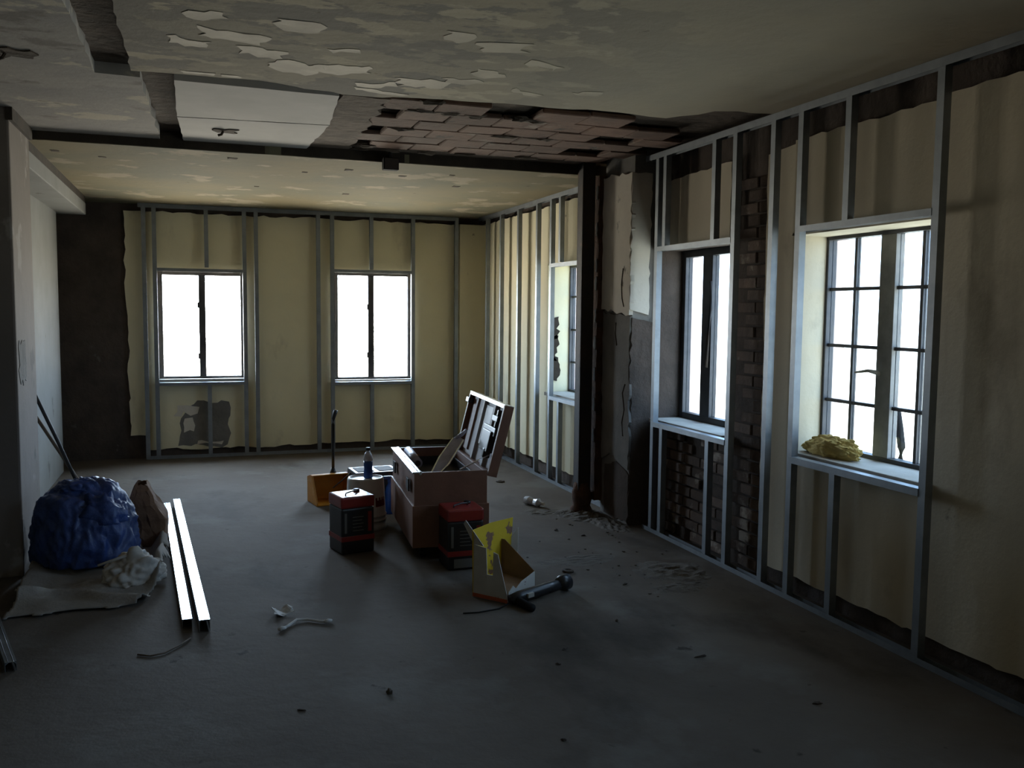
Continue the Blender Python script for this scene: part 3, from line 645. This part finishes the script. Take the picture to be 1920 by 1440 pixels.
bm = bmesh.new(); bm_lathe(bm, [(.033,.125), (.034,.14), (.030,.165), (.018,.186), (.014,.192), (.014,.200)], 22); obj('shoulder', bm, 'clear_plastic', bt, True)
bm = bmesh.new(); bm_lathe(bm, [(.017,.199), (.017,.218), (.015,.221)], 18); obj('cap', bm, 'dark_stick', bt)

dp = empty('dustpan', (1.0, 7.36, 0), math.radians(10), label='orange upright dustpan with a long black handle', cat='dustpan')
bm = bmesh.new()
W2 = .155
prof = [(-.15,.0), (-.15,.012), (-.13,.012), (.10,.012), (.10,.20), (.02,.222), (-.02,.222), (-.02,.232), (.03,.232), (.115,.208), (.115,.0)]
bm_prism(bm, [(-W2, y, z) for y, z in prof], (2*W2,0,0))
for s in (-1, 1):
    bm_prism(bm, [(s*W2, y, z) for y, z in ((-.15,0), (-.15,.03), (-.02,.232), (.03,.232), (.115,.208), (.115,0))], (-s*.010,0,0))
obj('pan', bm, 'orange_plastic', dp, bevel=.004)
bm = bmesh.new(); bm_lathe(bm, [(.03,0), (.022,.02), (.016,.045)], 14, (.045,.05,.225)); obj('socket', bm, 'black_plastic', dp, True)
bm = bmesh.new(); bm_tube(bm, [(.045,.05,.25), (.046,.05,.45), (.046,.05,.63), (.05,.05,.68), (.064,.05,.725), (.072,.05,.75)], [.0125,.0125,.0125,.014,.017,.017], 12); obj('handle', bm, 'black_plastic', dp, True)
tb = empty('toolbox', (1.30, 7.02, 0), math.radians(4), label='low black toolbox with grey lid insets behind the bucket', cat='toolbox')
bm = bmesh.new(); bm_box(bm, -.17, .17, -.13, .13, 0, .27); obj('body', bm, 'black_plastic', tb, bevel=.012)
bm = bmesh.new(); bm_box(bm, -.18, .18, -.14, .14, .27, .315); l = obj('lid', bm, 'black_plastic', tb, bevel=.008)
for x in (-.15, .02):
    bm = bmesh.new(); bm_box(bm, x, x+.13, -.10, .10, .314, .319); obj('lid_inset', bm, 'dark_steel', l, bevel=.003)
bm = bmesh.new(); bm_tube(bm, [(-.18,.02,.29), (-.24,.0,.25), (-.33,-.02,.19)], .005, 8); obj('carry_wire', bm, 'dark_steel', tb, True)
for x in (-.1, .1):
    bm = bmesh.new(); bm_box(bm, x-.02, x+.02, -.148, -.14, .235, .30); obj('latch', bm, 'dark_steel', tb, bevel=.003)
sb = empty('blue_bottle', (1.385, 6.80, 0), label='slim blue spray bottle standing between bucket and brown chest', cat='bottle')
bm = bmesh.new(); bm_lathe(bm, [(.036,0), (.040,.01), (.039,.10), (.036,.13), (.038,.17), (.030,.21), (.016,.235), (.014,.25)], 20); obj('body', bm, 'blue_liquid', sb, True)
bm = bmesh.new(); bm_lathe(bm, [(.020,.248), (.020,.27), (.015,.275)], 16); bm_box(bm, -.05, .018, -.012, .012, .272, .295); obj('spray_head', bm, 'blue_bag', sb)

# ================================================================== CARDBOARD BOX AND HAND TOOL
cb = empty('cardboard_box', (1.555, 4.475, 0), label='torn white cardboard box with yellow inside, open towards the viewer', cat='box')
eA = Vector((-.14, .18, 0)); eB = Vector((.232, .20, 0))    # left edge, front edge directions from the near corner
eBn = eB.normalized(); eAn = eA.normalized(); t = .004
def sheet(name, pts, nrm, m):
    bm = bmesh.new(); bm_prism(bm, [Vector(q_) for q_ in pts], Vector(nrm)*t); return obj(name, bm, m, cb)
Z = Vector((0,0,1)); O = Vector((0,0,0))
def q(o, e, u, z): return o+e*u+Z*z
nA = Vector((eAn.y, -eAn.x, 0)); nB = Vector((-eBn.y, eBn.x, 0))
sheet('base', [O+Z*.004, eB+Z*.004, eA+eB+Z*.004, eA+Z*.004], Z, 'brown_card')
sheet('left_side', [q(O,eA,0,.0), q(O,eA,.03,.05), q(O,eA,.29,.262), q(O,eA,.42,.27), q(O,eA,.43,.14), q(O,eA,.60,.14), q(O,eA,.63,.285), q(O,eA,1,.295), q(O,eA,1,0)], nA, 'white_card')
sheet('left_flap', [q(O,eA,.70,.293), q(O,eA,1,.295), eA*1.22+Z*.40+Vector((-.01,.02,0)), eA*1.12+Z*.425+Vector((-.02,.01,0))], nA, 'white_card')
sheet('front_side', [q(O,eB,0,0), q(O,eB,.04,.06), q(O,eB,.20,.085), q(O,eB,.30,.06), q(O,eB,.50,.085), q(O,eB,1,.105), q(O,eB,1,0)], nB, 'white_card')
sheet('back_side', [q(eA,eB,0,0), q(eA,eB,-.03,.375), q(eA,eB,.6,.378), q(eA,eB,1.42,.36), q(eA,eB,1.36,.20), q(eA,eB,1.0,.12), q(eA,eB,1,0)], nB, 'yellow_card')
sheet('right_side', [q(eB,eA,0,0), q(eB,eA,0,.105), q(eB,eA,.9,.26), q(eB,eA,1,.26), q(eB,eA,1,0)], -nA, 'brown_card')
sheet('right_flap', [q(eA,eB,1.36,.14), q(eA,eB,1.38,.25), q(eA,eB,1.48,.30)-eAn*.03, q(eA,eB,1.46,.15)-eAn*.03], -nA, 'white_card')
sheet('orange_strip', [q(O,eA,0,.004)-nA*.003, q(O,eA,0,.024)-nA*.003, q(O,eA,1,.024)-nA*.003, q(O,eA,1,.004)-nA*.003], -nA, 'orange_card')
sheet('inner_card', [O+eB*.10+eA*.1+Z*.035, O+eB*.95+eA*.1+Z*.045, O+eB*.95+eA*.95+Z*.06, O+eB*.10+eA*.95+Z*.05], Z, 'brown_card')
gt = empty('hand_tool', (1.72, 4.50, 0), label='black torch-shaped power tool lying beside the cardboard box', cat='tool')
bm = bmesh.new(); bm_tube(bm, [(-.16,-.06,.035), (-.10,-.035,.037), (.10,.055,.040), (.18,.09,.041)], [.026,.033,.032,.030], 18); obj('body', bm, 'black_plastic', gt, True)
bm = bmesh.new(); bm_tube(bm, [(.17,.086,.046), (.20,.10,.046), (.245,.12,.046)], [.030,.044,.045], 20); obj('head', bm, 'black_plastic', gt, True)
bm = bmesh.new(); bm_tube(bm, [(.245,.12,.046), (.256,.125,.046)], [.038,.030], 20); obj('head_ring', bm, 'bright_galvanised', gt, True)
bm = bmesh.new(); bm_tube(bm, [(-.13,-.05,.030), (-.10,-.13,.024), (-.085,-.19,.022)], [.024,.021,.022], 14); obj('grip', bm, 'black_rubber', gt, True)
bm = bmesh.new(); bm_obox(bm, (-.065,-.05,.034), (.04,.018,0), (.006,-.014,0), (0,0,.022)); obj('label_plate', bm, 'label_pale', gt)
bm = bmesh.new(); bm_tube(bm, [(-.16,-.06,.02), (-.24,-.10,.006), (-.36,-.12,.005), (-.44,-.11,.005)], .004, 6); obj('cord', bm, 'black_rubber', gt, True)

# ================================================================== LEFT PILE
# drop cloth: a wrinkled sheet heaped towards the pier
cl = bmesh.new(); NX, NY = 70, 80
outl = [(-.955,4.99), (-.60,5.03), (-.36,5.0), (-.27,5.12), (-.185,5.7), (-.235,6.45), (-.35,6.75), (-.93,6.75)]
def inside(x, y):
    c_ = False; n = len(outl)
    for i in range(n):
        (xa, ya), (xb, yb) = outl[i], outl[(i+1) % n]
        if (ya > y) != (yb > y) and x < (xb-xa)*(y-ya)/(yb-ya)+xa: c_ = not c_
    return c_
grid = {}
for i in range(NX+1):
    for j in range(NY+1):
        x = -.96+.88*i/NX; y = 4.96+1.8*j/NY
        wv = noise.noise(Vector((x*5, y*3.2, 1)))*.35+.65*abs(noise.noise(Vector((x*2.4+.7*y, y*4.4, 4.))))
        back = min(1, max(0, (y-5.0)/.9)); side = min(1, max(0, (x+.98)/.12))
        z = .012+.085*max(0, wv)*(.5+.8*back)+.10*back*max(0, -.4-x)
        rim = max(0, 1-abs(x+.235)/.07)*min(1, max(0, (y-5.25)/.25)); z += .17*rim*(.8+.3*noise.noise(Vector((y*4,0,0))))
        fold = math.exp(-((y-5.17-.10*math.sin(x*6))/.035)**2); z += .045*fold
        grid[i, j] = (x+.012*noise.noise(Vector((x*6,y*6,9))), y+.03*noise.noise(Vector((x*5,0,3))), max(.006, z))
vv = {}
for i in range(NX):
    for j in range(NY):
        cx, cy = -.96+.88*(i+.5)/NX, 4.96+1.8*(j+.5)/NY
        wob = .04*noise.noise(Vector((cx*7, cy*7, 2)))
        if inside(cx+wob, cy+wob):
            f = []
            for k in ((i,j), (i+1,j), (i+1,j+1), (i,j+1)):
                if k not in vv: vv[k] = cl.verts.new(grid[k])
                f.append(vv[k])
            cl.faces.new(f)
bmesh.ops.smooth_vert(cl, verts=cl.verts[:], factor=.4, use_axis_x=True, use_axis_y=True, use_axis_z=True)
co = obj('drop_cloth', cl, 'canvas', None, True); tag(co, 'crumpled off-white drop cloth heaped on the floor under the blue bag', 'drop cloth')
sm = co.modifiers.new('thickness', 'SOLIDIFY'); sm.thickness = .004; sm.offset = 1
def crumple(name, cx, cy, z0, rx, ry, h, m, seed, amp=.16, fr=1.5, parent=None, sub=5, flat=.35, folds=0.):
    bm = bmesh.new(); bmesh.ops.create_icosphere(bm, subdivisions=sub, radius=1)
    for v in bm.verts:
        n0 = v.co.normalized(); s_ = Vector((seed*3.1, seed*1.7, 0))
        r = 1+amp*noise.noise(n0*fr+s_)+amp*.7*(abs(noise.noise(n0*fr*2.3+s_))*2-.5)+amp*.3*(1-2*abs(noise.noise(n0*fr*5+s_)))
        if folds:
            w_ = Vector((noise.noise(n0*1.4+s_), noise.noise(n0*1.4+s_+Vector((9,0,0))), 0))*1.2
            q_ = Vector((n0.x*4.2, n0.y*4.2, n0.z*1.5))+w_+s_
            r += folds*((1-abs(noise.noise(q_))*2)**3-.3)+folds*.5*(1-abs(noise.noise(q_*2.1))*2)**3
        c_ = n0*r
        v.co = Vector((c_.x*rx, c_.y*ry, max(-flat, c_.z)*h/(1+flat)+h*flat/(1+flat)))
    return obj(name, bm, m, parent, True, loc=(cx,cy,z0))
bb = empty('blue_bag', (-.665, 5.84, .07), label='stuffed dark blue bag on the drop cloth by the pier', cat='bag')
crumple('bag_body', 0, 0, 0, .285, .25, .47, 'blue_bag', 2, .12, .9, bb, 6, .35, .036)
crumple('gathered_top', -.03, -.02, .42, .10, .08, .06, 'blue_bag', 7, .3, 2.2, bb, 4)
crumple('blue_fold', .10, -.14, .24, .13, .07, .16, 'blue_bag', 9, .3, 2.0, bb, 4)
bp = empty('paper_bag', (-.315, 6.13, .06), label='crumpled brown paper bag beside the blue bag', cat='bag')
bm = bmesh.new()
rings = []
for k, (z, sx_, sy_) in enumerate(((0,.08,.12), (.08,.095,.14), (.18,.10,.13), (.27,.085,.11), (.36,.06,.085), (.40,.03,.07))):
    ring = []
    for a in range(20):
        th = 2*PI*a/20; ca, sa = math.cos(th), math.sin(th)
        p_ = (abs(ca)**.5*math.copysign(1, ca)*sx_, abs(sa)**.5*math.copysign(1, sa)*sy_)
        d = 1+.22*noise.noise(Vector((ca*1.5, sa*1.5, z*9)))
        ring.append(bm.verts.new((p_[0]*d-.12*z+(.03 if z < .2 else 0), p_[1]*d, z+.03*noise.noise(Vector((ca*2,sa*2,k))))))
    rings.append(ring)
for k in range(len(rings)-1):
    for a in range(20): bm.faces.new((rings[k][a], rings[k][(a+1) % 20], rings[k+1][(a+1) % 20], rings[k+1][a]))
bm.faces.new(rings[0][::-1])
bmesh.ops.subdivide_edges(bm, edges=bm.edges[:], cuts=1)
for v in bm.verts: v.co += Vector((1,1,.4))*.014*noise.noise(v.co*22)
o = obj('bag_body', bm, 'brown_paper', bp); o.modifiers.new('thickness', 'SOLIDIFY').thickness = .004
rg = empty('pale_rag', (-.36, 5.42, .02), math.radians(20), label='pale crumpled rag lying in front of the blue bag', cat='rag')
crumple('rag_body', 0, 0, 0, .15, .10, .17, 'pale_canvas', 5, .30, 1.1, rg, 5, .35, .025)
bm = bmesh.new(); bm_tube(bm, [(-.20,.0,.13), (-.05,-.03,.17), (.05,-.02,.175)], [.006,.010,.012], 8); obj('fold', bm, 'white_scrap', rg, True)

# two lying steel studs
def lying(name, a, b, w, h, label, m='bright_galvanised', z=.003):
    a, b = Vector((*a, z)), Vector((*b, z)); d = (b-a); L_ = d.length
    o = empty(name, a, math.atan2(d.y, d.x), label, 'steel stud', 'loose steel studs on the floor')
    t_ = .0018
    pr = [(-w/2,0), (-w/2,h), (w/2,h), (w/2,0), (w/2-t_,0), (w/2-t_,h-t_), (-w/2+t_,h-t_), (-w/2+t_,0)]
    bm = bmesh.new(); bm_prism(bm, [(0, y, zz) for y, zz in pr], (L_,0,0)); obj('channel', bm, m, o)
    bm = bmesh.new()
    for s in (-1, 1): bm_prism(bm, [(0, s*(w/2+.0005), h-.008), (0, s*(w/2-.012), h+.0015), (0, s*(w/2-.014), h-.001), (0, s*(w/2-.001), h-.012)], (L_,0,0))
    obj('rolled_edge', bm, m, o); return o
lying('steel_stud', (-.075,4.60), (-.255,7.46), .046, .045, 'left one of two bright steel studs lying beside the drop cloth')
lying('steel_stud', (.006,4.52), (-.185,7.52), .050, .060, 'right one of two bright steel studs lying beside the drop cloth')
lying('steel_stud', (-.79,4.27), (-1.08,5.30), .045, .04, 'dull steel stud lying on the floor left of the drop cloth', 'galvanised')
# leaning sticks
def stick(a, b, r, m, label):
    a, b = Vector(a), Vector(b); o = empty('wooden_stick', a, 0, label, 'stick', 'sticks leaning behind the pier'); L_ = b-a
    bm = bmesh.new(); bm_tube(bm, [(0,0,0), tuple(L_*.5+Vector((.004,0,.003))), tuple(L_)], r, 10); obj('shaft', bm, m, o, True)
    bm = bmesh.new(); bm_tube(bm, [tuple(L_*.985), tuple(L_*1.0)], r*1.15, 10); obj('end_cap', bm, m, o, True); return o
stick((-.80,7.45,.012), (-1.215,7.30,1.14), .013, 'dark_stick', 'dark thin stick leaning on the side wall, the taller one')
stick((-.76,7.50,.012), (-1.215,7.62,.80), .013, 'wood_stick', 'brownish thin stick leaning on the side wall, the shorter one')

# ================================================================== SMALL THINGS
fo = empty('insulation_bundle', (3.235, 3.97, ZS+.012), PI/2, label='yellow crumpled bundle lying on the near window sill', cat='bundle')
crumple('bundle', 0, 0, 0, .20, .065, .105, 'yellow_foam', 4, .22, 2.4, fo, 5, .6)
oc = empty('dark_cable', (0,0,0), label='dark bent cable hanging outside the near window', cat='cable')
bm = bmesh.new(); bm_tube(bm, [(3.50,3.83,1.09), (3.505,3.80,1.06), (3.51,3.785,.98), (3.51,3.765,.88), (3.51,3.77,ZS+.005)], .02, 8); obj('cable', bm, 'black_rubber', oc, True)
bm = bmesh.new(); bm_tube(bm, [(3.50,3.835,1.095), (3.50,3.845,1.10)], .023, 8); obj('cable_end', bm, 'dark_steel', oc, True)
cbt = empty('crushed_bottle', (2.56, 6.74, .0), math.radians(-62), label='crushed clear plastic bottle lying on the floor near the dark post', cat='bottle')
bm = bmesh.new(); bm_tube(bm, [(-.09,0,.034), (-.05,.0,.036), (0,.006,.030), (.05,0,.034), (.075,0,.032), (.09,0,.031)], [.030,.033,.026,.032,.020,.012], 16)
for v in bm.verts: v.co += Vector((.2,1,.6))*.010*noise.noise(v.co*30); v.co.z = max(.001, v.co.z)
obj('body', bm, 'clear_plastic', cbt)
bm = bmesh.new(); bm_tube(bm, [(.088,0,.031), (.108,0,.031)], .014, 12); obj('cap', bm, 'white_scrap', cbt)
def scrap(name, x, y, sx_, sy_, h, m, label, cat, seed, rz=0, group=None):
    bm = bmesh.new(); pts = jag([(-sx_,-sy_), (sx_,-sy_*.7), (sx_*.9,sy_), (-sx_*.8,sy_*.8)], 1, .02, .012, seed)
    bm_prism(bm, [(a_, b_, 0) for a_, b_ in pts], (0,0,.003)); bmesh.ops.triangulate(bm, faces=bm.faces[:]); bmesh.ops.subdivide_edges(bm, edges=bm.edges[:], cuts=1)
    for v in bm.verts: v.co.z += h*(.5+.5*noise.noise(v.co*20+Vector((seed,0,0))))*min(1, abs(v.co.x)/sx_*1.4)
    o = obj(name, bm, m, None, loc=(x,y,.001), rot=(0,0,rz)); tag(o, label, cat, group); return o
scrap('paper_scrap', .385, 4.67, .055, .05, .045, 'white_scrap', 'small curled white paper scrap on the bare floor', 'paper', 201, .2)
def strip(name, pts, r, m, label, cat, knobs=()):
    o = empty(name, (0,0,0), 0, label, cat); bm = bmesh.new(); bm_tube(bm, pts, r, 8); obj('strand', bm, m, o, True)
    for kx, ky, kz in knobs:
        bm = bmesh.new(); bm_tube(bm, [(kx-.02,ky-.006,kz), (kx,ky,kz+.002), (kx+.02,ky+.006,kz)], [.006,.011,.006], 8); obj('frayed_end', bm, m, o, True)
    return o
strip('plastic_strip', [(.355,4.42,.008), (.40,4.47,.008), (.445,4.53,.012), (.50,4.525,.010), (.56,4.475,.010), (.60,4.47,.008)], .007, 'white_scrap', 'bent pale plastic strip on the floor in front of the scrap', 'strip', [(.365,4.43,.010), (.595,4.47,.010)])
strip('thin_wire', [(-.285,4.30,.005), (-.23,4.265,.005), (-.17,4.28,.006), (-.10,4.37,.006), (-.06,4.44,.005)], .004, 'wood_stick', 'thin curved wire on the floor before the lying studs', 'wire')
def disc(x, y, r, label):
    bm = bmesh.new(); bm_lathe(bm, [(r,0), (r*1.02,.006), (r*.95,.012), (r*.55,.012), (r*.5,.007)], 18); o = obj('dark_puck', bm, 'debris', None, True, loc=(x,y,.0005)); tag(o, label, 'puck'); return o
disc(2.103, 4.936, .035, 'small dark round puck on the floor beside the cardboard box')
disc(2.62, 7.78, .04, 'small dark round puck on the floor beyond the chest lid')
def chip(x, y, sx_, sy_, h, label, seed, rz=0.):
    bm = bmesh.new(); bmesh.ops.create_icosphere(bm, subdivisions=2, radius=1)
    for v in bm.verts: v.co *= .75+.5*noise.noise(v.co*1.5+Vector((seed,0,0)))
    for v in bm.verts: v.co = Vector((v.co.x*sx_, v.co.y*sy_, (max(v.co.z, -.4)+.4)*h))
    o = obj('debris_chip', bm, 'debris', None, loc=(x,y,0), rot=(0,0,rz)); tag(o, label, 'debris'); return o
P_ = [(.72,3.55,.022,.02,.025,'dark pointed crumb on the floor below the plastic strip'), (.36,3.5,.03,.008,.008,'tiny dark sliver on the floor at lower left'),
      (2.16,3.50,.05,.010,.012,'dark long splinter on the floor at lower right'), (1.60,3.78,.035,.008,.010,'dark thin splinter on the floor right of centre'), (1.50,3.62,.022,.007,.008,'short dark splinter at the centre of the lower floor'),
      (2.35,2.92,.03,.018,.012,'dark flake on the floor near the right wall bottom'), (2.32,4.6,.03,.015,.012,'dark lump in the dirt between puck and right framing'), (2.42,5.92,.035,.015,.015,'dark lump on the floor before the pillar'), (2.55,5.72,.03,.015,.012,'flat dark lump on the floor beside the pillar lump'),
      (1.95,5.6,.014,.012,.014,'tiny dark crumb on the floor behind the cardboard box'), (2.0,4.05,.014,.012,.012,'tiny dark crumb on the open floor near the right wall'), (1.25,2.95,.018,.012,.010,'dark crumb on the floor at the bottom edge')]
for i, (x, y, a_, b_, h, lab) in enumerate(P_): chip(x, y, a_*.8, b_*.8, h*.7, lab, 300+i, random.uniform(-.6,.9))
# dust and rubble swept against the post and along the bottom track
bm = bmesh.new(); rr = random.Random(21)
def mound(cx, cy, rx, ry, h, n=26, sd=0):
    vs = {}
    for i in range(n+1):
        for j in range(n+1):
            u, v = i/n*2-1, j/n*2-1; r = math.hypot(u, v)*(1+.35*noise.noise(Vector((u*1.5,v*1.5,sd))))
            z = h*max(0, 1-r*r)*(.55+.6*noise.noise(Vector((u*5,v*5,sd+2))))
            vs[i,j] = bm.verts.new((cx+u*rx, cy+v*ry, z-.002))
    for i in range(n):
        for j in range(n): bm.faces.new((vs[i,j], vs[i+1,j], vs[i+1,j+1], vs[i,j+1]))
mound(2.80, 6.33, .22, .26, .045, sd=1); mound(2.88, 6.0, .14, .3, .028, sd=2); mound(2.55, 6.5, .22, .12, .014, sd=3); mound(2.72, 4.75, .26, .25, .022, sd=4); mound(2.3, 5.15, .3, .14, .012, sd=5); mound(2.6, 4.45, .2, .12, .014, sd=6)
for k in range(70):
    c_ = rr.choice([(2.78,6.25,.3,.35), (2.86,5.9,.14,.4), (2.7,4.8,.35,.5), (2.4,5.2,.5,.5)])
    x, y, s_ = c_[0]+rr.uniform(-1,1)*c_[2], c_[1]+rr.uniform(-1,1)*c_[3], rr.uniform(.003,.009)
    if x > 2.97: continue
    bm_obox(bm, (x,y,0), (s_*rr.uniform(.8,2),s_*rr.uniform(-.5,.5),0), (-s_*.3,s_,0), (0,0,s_*.8))
ro = obj('rubble', bm, 'dust'); tag(ro, 'brown dust and rubble swept along the foot of the post and pillar', 'rubble', kind='stuff')
